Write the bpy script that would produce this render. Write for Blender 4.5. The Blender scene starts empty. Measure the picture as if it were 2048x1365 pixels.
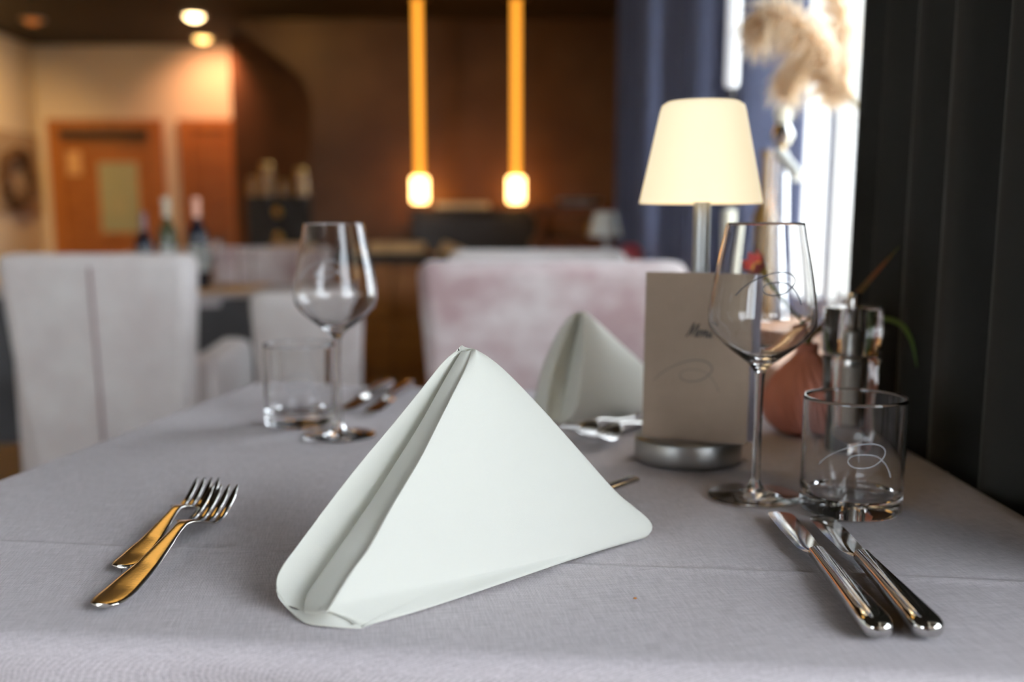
import bpy, bmesh, math, random
from mathutils import Vector, Matrix
random.seed(7)
SC = bpy.context.scene
COL = SC.collection

# ------------------------------------------------------------------ camera
F = 2000.0; CX = 1024.0; CYP = 765.0; HZ = 445.0; ZC = 0.97
TH = math.atan((CYP - HZ) / F); CT, ST = math.cos(TH), math.sin(TH)
cam_d = bpy.data.cameras.new('camera'); cam = bpy.data.objects.new('camera', cam_d); COL.objects.link(cam)
cam.location = (0, 0, ZC); cam.rotation_euler = (math.pi / 2 - TH, 0, 0)
cam_d.sensor_width = 36; cam_d.lens = F / 2048 * 36
cam_d.shift_y = (CYP - 682.5) / 2048
cam_d.clip_start = 0.02; cam_d.clip_end = 100
cam_d.dof.use_dof = True; cam_d.dof.focus_distance = 0.64; cam_d.dof.aperture_fstop = 3.4
SC.camera = cam

# ------------------------------------------------------------------ exposure, sky
vs = SC.view_settings
SC.display_settings.display_device = 'sRGB'
vs.view_transform = 'Standard'; vs.look = 'None'; vs.gamma = 1; vs.use_curve_mapping = False
vs.exposure = 0.0
SKY = 10.8
W = bpy.data.worlds.new('sky'); SC.world = W; W.use_nodes = True
nt = W.node_tree; nt.nodes.clear()
wo = nt.nodes.new('ShaderNodeOutputWorld'); bg = nt.nodes.new('ShaderNodeBackground')
tc = nt.nodes.new('ShaderNodeTexCoord'); sp = nt.nodes.new('ShaderNodeSeparateXYZ')
cr = nt.nodes.new('ShaderNodeValToRGB')
cr.color_ramp.elements[0].position = 0.44; cr.color_ramp.elements[0].color = (0.30, 0.31, 0.27, 1)
cr.color_ramp.elements[1].position = 0.56; cr.color_ramp.elements[1].color = (0.84, 0.92, 1.0, 1)
mp = nt.nodes.new('ShaderNodeMapRange'); mp.inputs[1].default_value = -1; mp.inputs[2].default_value = 1
nt.links.new(tc.outputs['Generated'], sp.inputs[0]); nt.links.new(sp.outputs[2], mp.inputs[0])
nt.links.new(mp.outputs[0], cr.inputs[0]); nt.links.new(cr.outputs[0], bg.inputs[0])
bg.inputs[1].default_value = SKY; nt.links.new(bg.outputs[0], wo.inputs[0])

def portal(y0, y1, z0, z1, x):
    d = bpy.data.lights.new('window_portal', 'AREA'); d.shape = 'RECTANGLE'; d.size = z1 - z0; d.size_y = y1 - y0
    d.cycles.is_portal = True
    o = bpy.data.objects.new('window_portal', d); COL.objects.link(o)
    o.location = (x, (y0 + y1) / 2, (z0 + z1) / 2); o.rotation_euler = (0, math.radians(90), 0)
WINS = [(-2.9, 0.48, 0.76, 2.5), (1.22, 2.95, 0.76, 2.5), (3.2, 4.6, 0.76, 2.5)]
RW = (-4.2, -1.9, .7, 2.45)          # window in the rear wall, behind the camera
WX = 0.62
for w in WINS: portal(w[0], w[1], w[2], w[3], WX + 0.16)
d_ = bpy.data.lights.new('window_portal', 'AREA'); d_.shape = 'RECTANGLE'; d_.size = RW[1] - RW[0]; d_.size_y = RW[3] - RW[2]; d_.cycles.is_portal = True
o_ = bpy.data.objects.new('window_portal', d_); COL.objects.link(o_); o_.location = ((RW[0] + RW[1]) / 2, -3.24, (RW[2] + RW[3]) / 2); o_.rotation_euler = (math.radians(90), 0, 0)

def spot(x, y, z, tx, ty, tz, power, col=(1, .62, .3), size=80, blend=.6, r=.03):
    d = bpy.data.lights.new('spot', 'SPOT'); d.energy = power; d.color = col; d.spot_size = math.radians(size)
    d.spot_blend = blend; d.shadow_soft_size = r
    o = bpy.data.objects.new('downlight_beam', d); COL.objects.link(o); o.location = (x, y, z)
    o.rotation_euler = (Vector((tx, ty, tz)) - Vector((x, y, z))).to_track_quat('-Z', 'Y').to_euler()
def point(x, y, z, power, col=(1, .45, .12), r=.05):
    d = bpy.data.lights.new('glow', 'POINT'); d.energy = power; d.color = col; d.shadow_soft_size = r
    o = bpy.data.objects.new('lamp_or_halo_light', d); COL.objects.link(o); o.location = (x, y, z)

cy = SC.cycles
cy.use_denoising = True
cy.max_bounces = 12; cy.transmission_bounces = 11; cy.glossy_bounces = 6; cy.diffuse_bounces = 5; cy.transparent_max_bounces = 8
cy.sample_clamp_indirect = 6; cy.caustics_reflective = False; cy.caustics_refractive = True; cy.blur_glossy = 0.5

# ------------------------------------------------------------------ helpers
def at(px, py, Y):
    u = (px - CX) / F; v = (CYP - py) / F
    dy = v * ST + CT; dz = v * CT - ST; t = Y / dy
    return Vector((t * u, Y, ZC + t * dz))
def at_z(px, py, z):
    u = (px - CX) / F; v = (CYP - py) / F
    dy = v * ST + CT; dz = v * CT - ST; t = (z - ZC) / dz
    return Vector((t * u, t * dy, z))

def link(name, me, mat=None, parent=None, smooth=True):
    o = bpy.data.objects.new(name, me); COL.objects.link(o)
    if mat: me.materials.append(mat)
    if smooth:
        for p in me.polygons: p.use_smooth = True
    if parent: o.parent = parent
    return o
def mesh(name, verts, faces, mat=None, parent=None, smooth=True, merge=0, sharp=None):
    me = bpy.data.meshes.new(name); me.from_pydata([tuple(v) for v in verts], [], faces)
    bm = bmesh.new(); bm.from_mesh(me)
    if merge: bmesh.ops.remove_doubles(bm, verts=bm.verts, dist=merge)
    bmesh.ops.recalc_face_normals(bm, faces=bm.faces)
    bm.to_mesh(me); bm.free()
    o = link(name, me, mat, parent, smooth)
    if smooth and sharp: me.set_sharp_from_angle(angle=math.radians(sharp))
    return o
def tag(o, label=None, cat=None, group=None, kind=None):
    if label: o['label'] = label
    if cat: o['category'] = cat
    if group: o['group'] = group
    if kind: o['kind'] = kind
    return o
def empty(name, loc, rz=0, label=None, cat=None, group=None):
    o = bpy.data.objects.new(name, None); COL.objects.link(o); o.location = loc; o.rotation_euler = (0, 0, rz)
    o.empty_display_size = .05
    return tag(o, label, cat, group)
def copy_tree(o, parent=None):
    c = o.copy(); COL.objects.link(c); c.parent = parent
    for k in ('label', 'group'):
        if parent is None and k in c: del c[k]
    for ch in list(o.children): copy_tree(ch, c)
    return c
class MB:
    def __init__(s): s.v = []; s.f = []
    def add(s, v, f):
        n = len(s.v); s.v += [Vector(p) for p in v]; s.f += [[i + n for i in q] for q in f]; return s
    def box(s, x0, x1, y0, y1, z0, z1):
        v = [(x, y, z) for x in (x0, x1) for y in (y0, y1) for z in (z0, z1)]
        return s.add(v, [(0, 1, 3, 2), (4, 6, 7, 5), (0, 4, 5, 1), (2, 3, 7, 6), (0, 2, 6, 4), (1, 5, 7, 3)])
    def grid(s, rows, close_u=False, close_v=False):
        n = len(rows); m = len(rows[0]); v = [p for r in rows for p in r]; f = []
        for i in range(n - (0 if close_v else 1)):
            for j in range(m - (0 if close_u else 1)):
                a = i * m + j; b = i * m + (j + 1) % m; c = ((i + 1) % n) * m + (j + 1) % m; d = ((i + 1) % n) * m + j
                f.append((a, b, c, d))
        return s.add(v, f)
    def lathe(s, prof, seg=48, c=(0, 0, 0), cap=False, closed=False, rfun=None):
        rows = []
        for (r, z) in prof:
            rows.append([Vector((c[0] + (r * (rfun(2 * math.pi * k / seg, z) if rfun else 1)) * math.cos(2 * math.pi * k / seg),
                                 c[1] + (r * (rfun(2 * math.pi * k / seg, z) if rfun else 1)) * math.sin(2 * math.pi * k / seg), c[2] + z)) for k in range(seg)])
        n0 = len(s.v); s.grid(rows, close_u=True, close_v=closed)
        if cap:
            s.f.append([n0 + k for k in range(seg)][::-1]); s.f.append([n0 + (len(prof) - 1) * seg + k for k in range(seg)])
        return s
    def tube(s, path, rad, seg=8, cap=True, flat=1.0, up=Vector((0, 0, 1))):
        path = [Vector(p) for p in path]; n = len(path); rows = []
        for i, p in enumerate(path):
            t = (path[min(i + 1, n - 1)] - path[max(i - 1, 0)]).normalized()
            a = t.cross(up)
            if a.length < 1e-4: a = t.cross(Vector((1, 0, 0)))
            a.normalize(); b = a.cross(t).normalized()
            r = rad[i] if isinstance(rad, (list, tuple)) else rad
            rows.append([p + a * r * math.cos(2 * math.pi * k / seg) + b * r * flat * math.sin(2 * math.pi * k / seg) for k in range(seg)])
        n0 = len(s.v); s.grid(rows, close_u=True)
        if cap:
            s.f.append([n0 + k for k in range(seg)]); s.f.append([n0 + (n - 1) * seg + k for k in range(seg)])
        return s
    def build(s, name, mat, parent=None, smooth=True, sharp=35, bevel=0, merge=0, bseg=3):
        o = mesh(name, s.v, s.f, mat, parent, smooth, merge, sharp)
        if bevel:
            m = o.modifiers.new('bevel', 'BEVEL'); m.width = bevel; m.segments = bseg; m.limit_method = 'ANGLE'; m.angle_limit = math.radians(40)
        return o
def cr_spline(pts, n):
    """Catmull-Rom through pts, n samples."""
    pts = [Vector(p) for p in pts]; m = len(pts); out = []
    for k in range(n):
        t = k / (n - 1) * (m - 1); i = min(int(t), m - 2); f = t - i
        p0 = pts[i - 1] if i > 0 else pts[0] * 2 - pts[1]; p1 = pts[i]; p2 = pts[i + 1]
        p3 = pts[i + 2] if i + 2 < m else pts[-1] * 2 - pts[-2]
        out.append(.5 * ((2 * p1) + (p2 - p0) * f + (2 * p0 - 5 * p1 + 4 * p2 - p3) * f * f + (3 * p1 - p0 - 3 * p2 + p3) * f ** 3))
    return out
def interp(tab, x):
    for (a, va), (b, vb) in zip(tab, tab[1:]):
        if x <= b: 
            k = (x - a) / (b - a); k = max(0, min(1, k)); return va + (vb - va) * k
    return tab[-1][1]

# ------------------------------------------------------------------ materials
def mat(name, col, rough=.5, metal=0, noise=0, nscale=20, bump=0, bscale=200, sheen=0, emit=None, estr=0, trans=0, ior=1.45, alpha=1, col2=None, stretch=None, spec=.5, coat=0, sss=0, detail=4):
    m = bpy.data.materials.new(name); m.use_nodes = True; n = m.node_tree.nodes; l = m.node_tree.links
    p = n['Principled BSDF']
    p.inputs['Base Color'].default_value = (*col, 1); p.inputs['Roughness'].default_value = rough
    p.inputs['Metallic'].default_value = metal; p.inputs['IOR'].default_value = ior
    p.inputs['Transmission Weight'].default_value = trans
    p.inputs['Specular IOR Level'].default_value = spec
    p.inputs['Coat Weight'].default_value = coat
    if sheen: p.inputs['Sheen Weight'].default_value = sheen; p.inputs['Sheen Roughness'].default_value = .4
    if emit: p.inputs['Emission Color'].default_value = (*emit, 1); p.inputs['Emission Strength'].default_value = estr
    if sss:
        p.inputs['Subsurface Weight'].default_value = sss; p.inputs['Subsurface Radius'].default_value = (.01, .008, .004)
    tcn = n.new('ShaderNodeTexCoord'); mpn = n.new('ShaderNodeMapping')
    l.new(tcn.outputs['Object'], mpn.inputs[0])
    if stretch: mpn.inputs['Scale'].default_value = stretch
    if noise or col2:
        t = n.new('ShaderNodeTexNoise'); t.inputs['Scale'].default_value = nscale; t.inputs['Detail'].default_value = detail
        l.new(mpn.outputs[0], t.inputs['Vector'])
        r = n.new('ShaderNodeValToRGB'); c2 = col2 or tuple(c * (1 - noise) for c in col)
        r.color_ramp.elements[0].position = .35; r.color_ramp.elements[1].position = .65
        r.color_ramp.elements[0].color = (*c2, 1); r.color_ramp.elements[1].color = (*col, 1)
        l.new(t.outputs['Fac'], r.inputs[0]); l.new(r.outputs[0], p.inputs['Base Color'])
    if bump:
        t = n.new('ShaderNodeTexNoise'); t.inputs['Scale'].default_value = bscale; l.new(mpn.outputs[0], t.inputs['Vector'])
        b = n.new('ShaderNodeBump'); b.inputs['Strength'].default_value = bump; b.inputs['Distance'].default_value = .001
        l.new(t.outputs['Fac'], b.inputs['Height']); l.new(b.outputs[0], p.inputs['Normal'])
    return m

def weave(name, c1, c2, scale, rot=0, rough=.9, bump=.5, slub=True):
    m = bpy.data.materials.new(name); m.use_nodes = True; n = m.node_tree.nodes; l = m.node_tree.links
    p = n['Principled BSDF']; p.inputs['Roughness'].default_value = rough; p.inputs['Sheen Weight'].default_value = .15
    p.inputs['Specular IOR Level'].default_value = .2
    t = n.new('ShaderNodeTexCoord'); mp_ = n.new('ShaderNodeMapping'); mp_.inputs['Rotation'].default_value = (0, 0, rot)
    l.new(t.outputs['Object'], mp_.inputs[0])
    outs = []
    for d in ('X', 'Y'):
        w = n.new('ShaderNodeTexWave'); w.wave_type = 'BANDS'; w.bands_direction = d; w.inputs['Scale'].default_value = scale
        w.inputs['Distortion'].default_value = .6; w.inputs['Detail'].default_value = 1; w.inputs['Detail Scale'].default_value = 2
        l.new(mp_.outputs[0], w.inputs['Vector']); outs.append(w.outputs['Fac'])
    mul = n.new('ShaderNodeMath'); mul.operation = 'ADD'; l.new(outs[0], mul.inputs[0]); l.new(outs[1], mul.inputs[1])
    # slubs: noise stretched along both thread directions
    acc = None
    for sc_ in ((70, 900, 900), (900, 70, 900)):
        mm = n.new('ShaderNodeMapping'); mm.inputs['Scale'].default_value = sc_; l.new(mp_.outputs[0], mm.inputs[0])
        nn = n.new('ShaderNodeTexNoise'); nn.inputs['Scale'].default_value = 1; nn.inputs['Detail'].default_value = 2
        l.new(mm.outputs[0], nn.inputs['Vector'])
        if acc is None: acc = nn.outputs['Fac']
        else:
            a = n.new('ShaderNodeMath'); a.operation = 'ADD'; l.new(acc, a.inputs[0]); l.new(nn.outputs['Fac'], a.inputs[1]); acc = a.outputs[0]
    a2 = n.new('ShaderNodeMath'); a2.operation = 'MULTIPLY_ADD'; l.new(mul.outputs[0], a2.inputs[0]); a2.inputs[1].default_value = .34; l.new(acc, a2.inputs[2])
    r = n.new('ShaderNodeMapRange'); r.inputs[1].default_value = .9; r.inputs[2].default_value = 1.8; l.new(a2.outputs[0], r.inputs[0])
    mix = n.new('ShaderNodeMix'); mix.data_type = 'RGBA'; mix.inputs[6].default_value = (*c2, 1); mix.inputs[7].default_value = (*c1, 1)
    l.new(r.outputs[0], mix.inputs[0]); l.new(mix.outputs[2], p.inputs['Base Color'])
    b = n.new('ShaderNodeBump'); b.inputs['Strength'].default_value = bump; b.inputs['Distance'].default_value = .0004
    l.new(a2.outputs[0], b.inputs['Height']); l.new(b.outputs[0], p.inputs['Normal'])
    return m

M = {}
M['cloth'] = weave('grey_linen', (.66, .60, .62), (.40, .36, .375), 330, rot=math.radians(-8.8))
M['cloth2'] = mat('pale_linen', (.50, .46, .47), .9, bump=.2)
M['cloth_dark'] = mat('dark_linen', (.10, .10, .105), .95, noise=.3, nscale=6)
M['napkin'] = mat('cream_damask', (.765, .765, .70), .8, bump=.12, bscale=1800, sheen=.1)
M['glass'] = mat('clear_glass', (1, 1, 1), 0.0, trans=1, ior=1.48)
M['acrylic'] = mat('clear_acrylic', (.97, .97, .96), 0.02, trans=1, ior=1.49)
M['etch'] = mat('etched_line', (.50, .51, .54), .5)
M['etch_dark'] = mat('grey_printed_line', (.10, .11, .13), .6)
M['steel'] = mat('polished_steel', (.66, .645, .62), .07, 1)
M['steel_soft'] = mat('worn_polished_steel', (.70, .67, .62), .2, 1, bump=.04, bscale=500)
M['alu'] = mat('satin_aluminium', (.40, .40, .39), .38, 1)
M['alu_pole'] = mat('grey_metal_pole', (.36, .38, .39), .35, .8)
M['shade_lit'] = mat('lit_cream_shade', (.7, .62, .45), .5, emit=(1, .83, .55), estr=.85)
M['shade_off'] = mat('white_shade', (.82, .83, .78), .45)
M['white'] = mat('white_paint', (.8, .79, .76), .5)
M['paper'] = mat('grey_card', (.37, .275, .205), .8, noise=.05, nscale=60)
M['paper_back'] = mat('card_lit_lavender', (.50, .47, .56), .8)  # lavender daylight on the back panel, put into the card colour
M['ink'] = mat('black_ink', (.02, .02, .02), .6)
M['ink_grey'] = mat('grey_ink', (.16, .145, .13), .6)
M['vase'] = mat('terracotta_pink_glaze', (.70, .29, .22), .55, noise=.12, nscale=30)
M['green'] = mat('green_stem', (.10, .17, .03), .5)
M['redleaf'] = mat('red_green_leaf', (.35, .07, .03), .5, col2=(.09, .12, .02), nscale=14)
M['petal'] = mat('crimson_petal', (.62, .05, .12), .6, col2=(.65, .22, .18), nscale=60)
M['petal_mid'] = mat('yellow_flower_centre', (.62, .42, .10), .7)
M['curtain'] = mat('charcoal_curtain', (.026, .0245, .021), .95, bump=.25, bscale=900, sheen=.15)
M['drape'] = mat('navy_drape', (.11, .125, .21), .9, sheen=.4)
M['velvet'] = mat('blush_velvet', (.70, .625, .615), .85, col2=(.44, .31, .31), nscale=8, sheen=.55, stretch=(1, 1, 1.4))
M['velvet_pale'] = mat('pale_velvet', (.88, .83, .81), .85, col2=(.72, .64, .62), nscale=6, sheen=.5)
M['piping'] = mat('mauve_seam', (.30, .20, .20), .9)
M['dark_leg'] = mat('dark_wood', (.03, .02, .012), .5)
M['wood'] = mat('orange_oak', (.42, .16, .035), .45, col2=(.33, .115, .02), nscale=4, stretch=(6, 6, .5), detail=6)
M['wood2'] = mat('brown_oak', (.36, .135, .025), .45, col2=(.27, .09, .015), nscale=4, stretch=(1, 6, 6), detail=6)
M['sill'] = mat('pale_oak_board', (.62, .36, .22), .4, col2=(.52, .27, .15), nscale=4, stretch=(8, .6, 8), detail=6)
M['redwood'] = mat('red_brown_wood', (.30, .085, .022), .5, noise=.3, nscale=6)
M['cream_wall'] = mat('cream_plaster', (.70, .62, .50), .9, bump=.1, bscale=40)
M['brown_wall'] = mat('brown_stucco', (.150, .078, .034), .5, col2=(.098, .046, .020), nscale=2.2, bump=.3, bscale=30, detail=8)
M['niche'] = mat('dark_red_brown_plaster', (.13, .05, .018), .8, noise=.3, nscale=3)
M['ceil'] = mat('black_ceiling', (.022, .016, .012), .8)
M['floor'] = mat('brown_floorboards', (.20, .10, .045), .45, noise=.4, nscale=4, stretch=(1, 8, 1))
M['black'] = mat('black_lacquer', (.018, .013, .010), .35)
M['cabinet'] = mat('black_cabinet', (.010, .008, .007), .5)
M['pane'] = mat('window_glass', (1, 1, 1), 0, trans=1, ior=1.02)
M['frost'] = mat('frosted_green_pane', (.30, .34, .22), .5, col2=(.36, .36, .22), nscale=7)
M['amber_tube'] = mat('glowing_amber_tube', (.8, .4, .05), .5, emit=(1, .37, .035), estr=1.75)
M['drum'] = mat('glowing_amber_drum', (.8, .45, .1), .6, emit=(1, .53, .13), estr=1.35)
M['tube'] = mat('opal_tube_daylight_glow', (.85, .86, .88), .3, emit=(.85, .9, 1), estr=.45)  # unlit tube; emission stands in for window light falling on it
M['bulb'] = mat('glowing_lamp_glass', (1, .8, .5), .4, emit=(1, .58, .20), estr=11)
M['spot_on'] = mat('downlight_lens_lit', (1, .9, .7), .4, emit=(1, .70, .34), estr=14)
M['spot_warm'] = mat('downlight_lens_warm', (1, .8, .5), .4, emit=(1, .58, .18), estr=6)
M['spot_dim'] = mat('downlight_lens_dim', (.5, .2, .05), .4, emit=(1, .30, .06), estr=.3)
M['btl_dark'] = mat('dark_bottle_glass', (.012, .012, .022), .06)
M['btl_green'] = mat('olive_bottle_glass', (.09, .10, .05), .08)
M['btl_amber'] = mat('amber_bottle_glass', (.40, .24, .07), .1, coat=.3)
M['btl_brown'] = mat('brown_bottle_glass', (.20, .11, .035), .15, coat=.2)
M['foil_pink'] = mat('copper_foil', (.80, .42, .30), .3, .3)
M['foil_white'] = mat('cream_foil', (.80, .78, .62), .4)
M['label'] = mat('pale_bottle_label', (.5, .52, .5), .7)
M['gold'] = mat('brass', (.55, .36, .12), .3, 1)
M['bread'] = mat('warm_beige_linen', (.70, .42, .19), .8, noise=.2, nscale=20)
M['pampas'] = mat('pampas_plume', (.95, .88, .76), .9, col2=(.88, .72, .54), nscale=30)
def add_translucent(m, col, f):
    n = m.node_tree.nodes; l = m.node_tree.links; t = n.new('ShaderNodeBsdfTranslucent'); t.inputs[0].default_value = (*col, 1)
    x = n.new('ShaderNodeMixShader'); x.inputs[0].default_value = f; l.new(n['Principled BSDF'].outputs[0], x.inputs[1]); l.new(t.outputs[0], x.inputs[2])
    l.new(x.outputs[0], n['Material Output'].inputs[0])
add_translucent(M['pampas'], (.98, .86, .70), .65)
add_translucent(M['napkin'], (.9, .80, .45), .12)
M['pstem'] = mat('dried_stem', (.70, .60, .42), .7)
M['candle'] = mat('ivory_wax', (.85, .83, .70), .5)
M['wreath'] = mat('dry_twigs', (.16, .085, .045), .9, noise=.5, nscale=20)
M['picture'] = mat('grey_mottled_panel', (.34, .27, .20), .9, col2=(.48, .34, .22), nscale=3)
M['ceramic'] = mat('white_ceramic', (.55, .51, .46), .4)

# ------------------------------------------------------------------ setting
def struct(name, mb, m, parent=None, smooth=False):
    o = mb.build(name, m, parent, smooth, sharp=None)
    if parent is None: o['kind'] = 'structure'
    return o
CE = 2.652
struct('floor', MB().box(-4.75, 1.9, -3.2, 10.2, -.1, 0), M['floor'])
struct('ceiling', MB().box(-4.75, 1.9, -3.2, 10.2, CE, CE + .1), M['ceil'])
struct('wall_left', MB().box(-4.75, -4.62, -3.2, 10.2, 0, CE), M['cream_wall'])
struct('wall_rear', MB().box(-4.62, RW[0], -3.2, -3.08, 0, CE).box(RW[1], 1.9, -3.2, -3.08, 0, CE).box(RW[0], RW[1], -3.2, -3.08, 0, RW[2]).box(RW[0], RW[1], -3.2, -3.08, RW[3], CE), M['brown_wall'])
w_ = struct('window_4', MB().box(RW[0], RW[1], -3.17, -3.11, RW[2], RW[2] + .05).box(RW[0], RW[1], -3.17, -3.11, RW[3] - .05, RW[3]).box(RW[0], RW[0] + .05, -3.17, -3.11, RW[2] + .05, RW[3] - .05).box(RW[1] - .05, RW[1], -3.17, -3.11, RW[2] + .05, RW[3] - .05).box((RW[0] + RW[1]) / 2 - .03, (RW[0] + RW[1]) / 2 + .03, -3.17, -3.11, RW[2] + .05, RW[3] - .05), M['white'])
MB().box(RW[0] + .05, RW[1] - .05, -3.143, -3.137, RW[2] + .05, RW[3] - .05).build('pane', M['pane'], w_, False)
# wall with the two doors
struct('wall_back', MB().box(-4.62, -2.55, 10.0, 10.12, 0, CE), M['cream_wall'])
# brown wall with raking left edge
YB = 8.75
def bw(px, py): return at(px, py, YB)
pts = [(-1.76, 0), (1.9, 0), (1.9, CE), (-2.34, CE), (-2.28, 2.56), (bw(560, 118).x, bw(560, 118).z), (bw(600, 150).x, bw(600, 150).z), (bw(622, 195).x, bw(622, 195).z)]
mb = MB(); n = len(pts)
mb.add([(x, YB, z) for x, z in pts] + [(x, YB + .12, z) for x, z in pts], [list(range(n))[::-1], [i + n for i in range(n)]] + [(i, (i + 1) % n, (i + 1) % n + n, i + n) for i in range(n)])
struct('wall_brown', mb, M['brown_wall'])
struct('wall_niche', MB().box(-2.55, -1.0, 9.6, 9.72, 0, CE).box(-2.62, -2.55, 9.62, 10.0, 0, CE), M['niche'])
# window wall on the right
mb = MB(); X0, X1 = WX, WX + .12
ys = [-3.08]
for (a, b, z0, z1) in WINS:
    mb.box(X0, X1, ys[-1], a, 0, CE); mb.box(X0, X1, a, b, 0, z0); mb.box(X0, X1, a, b, z1, CE); ys.append(b)
mb.box(X0, X1, ys[-1], 5.1, 0, CE); mb.box(X0, 1.9, 5.1, 5.22, 0, CE); mb.box(1.78, 1.9, 5.22, 8.8, 0, CE)
struct('wall_right', mb, M['white'])
for i, (a, b, z0, z1) in enumerate(WINS):
    w = MB(); t = .05
    w.box(X0 + .03, X1 - .03, a, b, z0, z0 + t).box(X0 + .03, X1 - .03, a, b, z1 - t, z1)
    w.box(X0 + .03, X1 - .03, a, a + t, z0 + t, z1 - t).box(X0 + .03, X1 - .03, b - t, b, z0 + t, z1 - t)
    if b - a > 1.5: w.box(X0 + .03, X1 - .03, (a + b) / 2 - t / 2, (a + b) / 2 + t / 2, z0 + t, z1 - t)
    o = struct('window_%d' % (i + 1), w, M['white'])
    g = MB().box(X0 + .055, X0 + .061, a + t, b - t, z0 + t, z1 - t).build('pane', M['pane'], o, False)
# oak window board
o = struct('trim_1', MB().box(.405, WX, 1.31, 5.05, .705, .75), M['sill'])
o['label'] = 'thick pale oak window board along the window wall'

# doors
def door(i, x0, x1, ztop, frosted):
    fr = struct('door_%d' % i, MB().box(x0, x0 + .13, 9.94, 10.0, 0, ztop).box(x1 - .13, x1, 9.94, 10.0, 0, ztop).box(x0 + .13, x1 - .13, 9.94, 10.0, ztop - .10, ztop), M['wood'])
    a, b = x0 + .13, x1 - .13
    p = MB().box(a, b, 9.965, 9.998, 0, ztop - .10); p.build('door_leaf', M['wood2'], fr, False)
    if frosted:
        q0 = at(205, 465, 9.95); q1 = at(275, 325, 9.95)
        MB().box(q0.x, q1.x, 9.95, 9.962, q0.z, q1.z).build('pane', M['frost'], fr, False)
        g = .04
        MB().box(q0.x - g, q0.x, 9.945, 9.964, q0.z - g, q1.z + g).box(q1.x, q1.x + g, 9.945, 9.964, q0.z - g, q1.z + g).box(q0.x, q1.x, 9.945, 9.964, q0.z - g, q0.z).box(q0.x, q1.x, 9.945, 9.964, q1.z, q1.z + g).build('pane_frame', M['wood'], fr, False)
        p0 = at(135, 350, 9.95); p1 = at(160, 303, 9.95)
        tag(MB().box(p0.x, p1.x, 9.95, 9.963, p0.z, p1.z).build('door_sign', M['bread'], fr, False), 'small pale plaque on the door')
        MB().box(a, b, 9.90, 9.965, ztop - .17, ztop - .10).build('door_closer', M['dark_leg'], fr, False)
    else:
        q0 = at(395, 470, 9.95); q1 = at(480, 290, 9.95)
        MB().box(q0.x, q1.x, 9.95, 9.963, q0.z, q1.z).build('door_panel', M['wood2'], fr, False)
        MB().box(q0.x, q1.x, 9.95, 9.963, .25, .75).build('door_panel', M['wood2'], fr, False)
d0 = at(97, 240, 10); d1 = at(325, 240, 10); d2 = at(358, 240, 10)
door(1, d0.x, d1.x, d0.z, True); door(2, d2.x, -2.63, d0.z, False)

# ------------------------------------------------------------------ ceiling downlights and warm light
for (px, py, m, lab) in ((388, 30, 'spot_on', 'round recessed ceiling downlight glowing brightest, the nearer of the bright pair'),
                         (405, 75, 'spot_warm', 'round recessed ceiling downlight glowing yellow, close to the cream wall'),
                         (65, 38, 'spot_dim', 'dim orange recessed ceiling downlight at the far left')):
    p = at_z(px, py, CE)
    e = empty('ceiling_downlight', (p.x, p.y, CE), 0, lab, 'ceiling light', None)
    MB().lathe([(.075, -.0), (.10, -.0), (.10, -.012), (.078, -.012)], 24, closed=True).build('rim', M['alu'], e)
    MB().lathe([(.0005, -.045), (.035, -.040), (.062, -.024), (.074, -.002), (.0005, -.002)], 24).build('lens', M[m], e)
spot(-2.76, 9.4, 2.58, -2.84, 10.0, 1.95, 58, (1, .45, .22), 115, .9)
spot(-2.73, 8.58, 2.58, -2.75, 8.6, 0, 60, (1, .6, .28), 70, .5)
spot(-3.9, 8.0, 2.58, -4.62, 8.7, 1.6, 150, (1, .58, .20), 110, .9)
spot(-3.7, 8.6, 2.58, -3.6, 10.0, 1.5, 9, (1, .55, .25), 110, .9)
spot(-2.0, 7.5, 2.58, -1.7, 8.8, 2.0, 14, (1, .60, .15), 100, .9)
spot(-1.2, 6.2, 2.58, -.8, 8.8, 1.0, 14, (1, .5, .22), 90, .9)
spot(-1.0, 3.0, 2.58, -.7, 4.2, .5, 60, (1, .55, .25), 100, .9)

# ------------------------------------------------------------------ pendants
def pendant(pxc, lab):
    Y = 7.85; b = at(pxc, 405, Y); t = at(pxc, 355, Y)
    e = empty('pendant_lamp', (b.x, Y, b.z), 0, lab, 'pendant lamp', None)
    h = t.z - b.z
    MB().lathe([(.0005, 0), (.055, 0), (.062, .01), (.062, h - .01), (.055, h), (.0005, h)], 28, cap=False).build('lamp_glass', M['bulb'], e)
    MB().lathe([(.030, h), (.030, CE - b.z)], 20, cap=True).build('amber_tube', M['amber_tube'], e)
    MB().lathe([(.08, CE - b.z - .03), (.08, CE - b.z - .001)], 20, cap=True).build('ceiling_rose', M['gold'], e)
    point(b.x, Y + .62, b.z + h * .5, 5, (1, .34, .06), .07)  # added light close to the wall, off the lamp itself, for its halo
pendant(840, 'left amber tube pendant lamp with glowing cylinder over the black bar')
pendant(1032, 'right amber tube pendant lamp with glowing cylinder over the black bar')

e = empty('ceiling_drum_lamp', (-1.15, 3.1, CE), 0, 'amber drum ceiling lamp above the bottle table, reflected in the forks', 'ceiling light')
MB().lathe([(.0005, -.25), (.44, -.25), (.45, -.245), (.45, -.02), (.44, -.015), (.0005, -.015)], 40).build('drum_shade', M['drum'], e, sharp=50)
MB().lathe([(.0005, -.015), (.12, -.015), (.12, -.001), (.0005, -.001)], 24).build('ceiling_plate', M['gold'], e, sharp=50)
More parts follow.
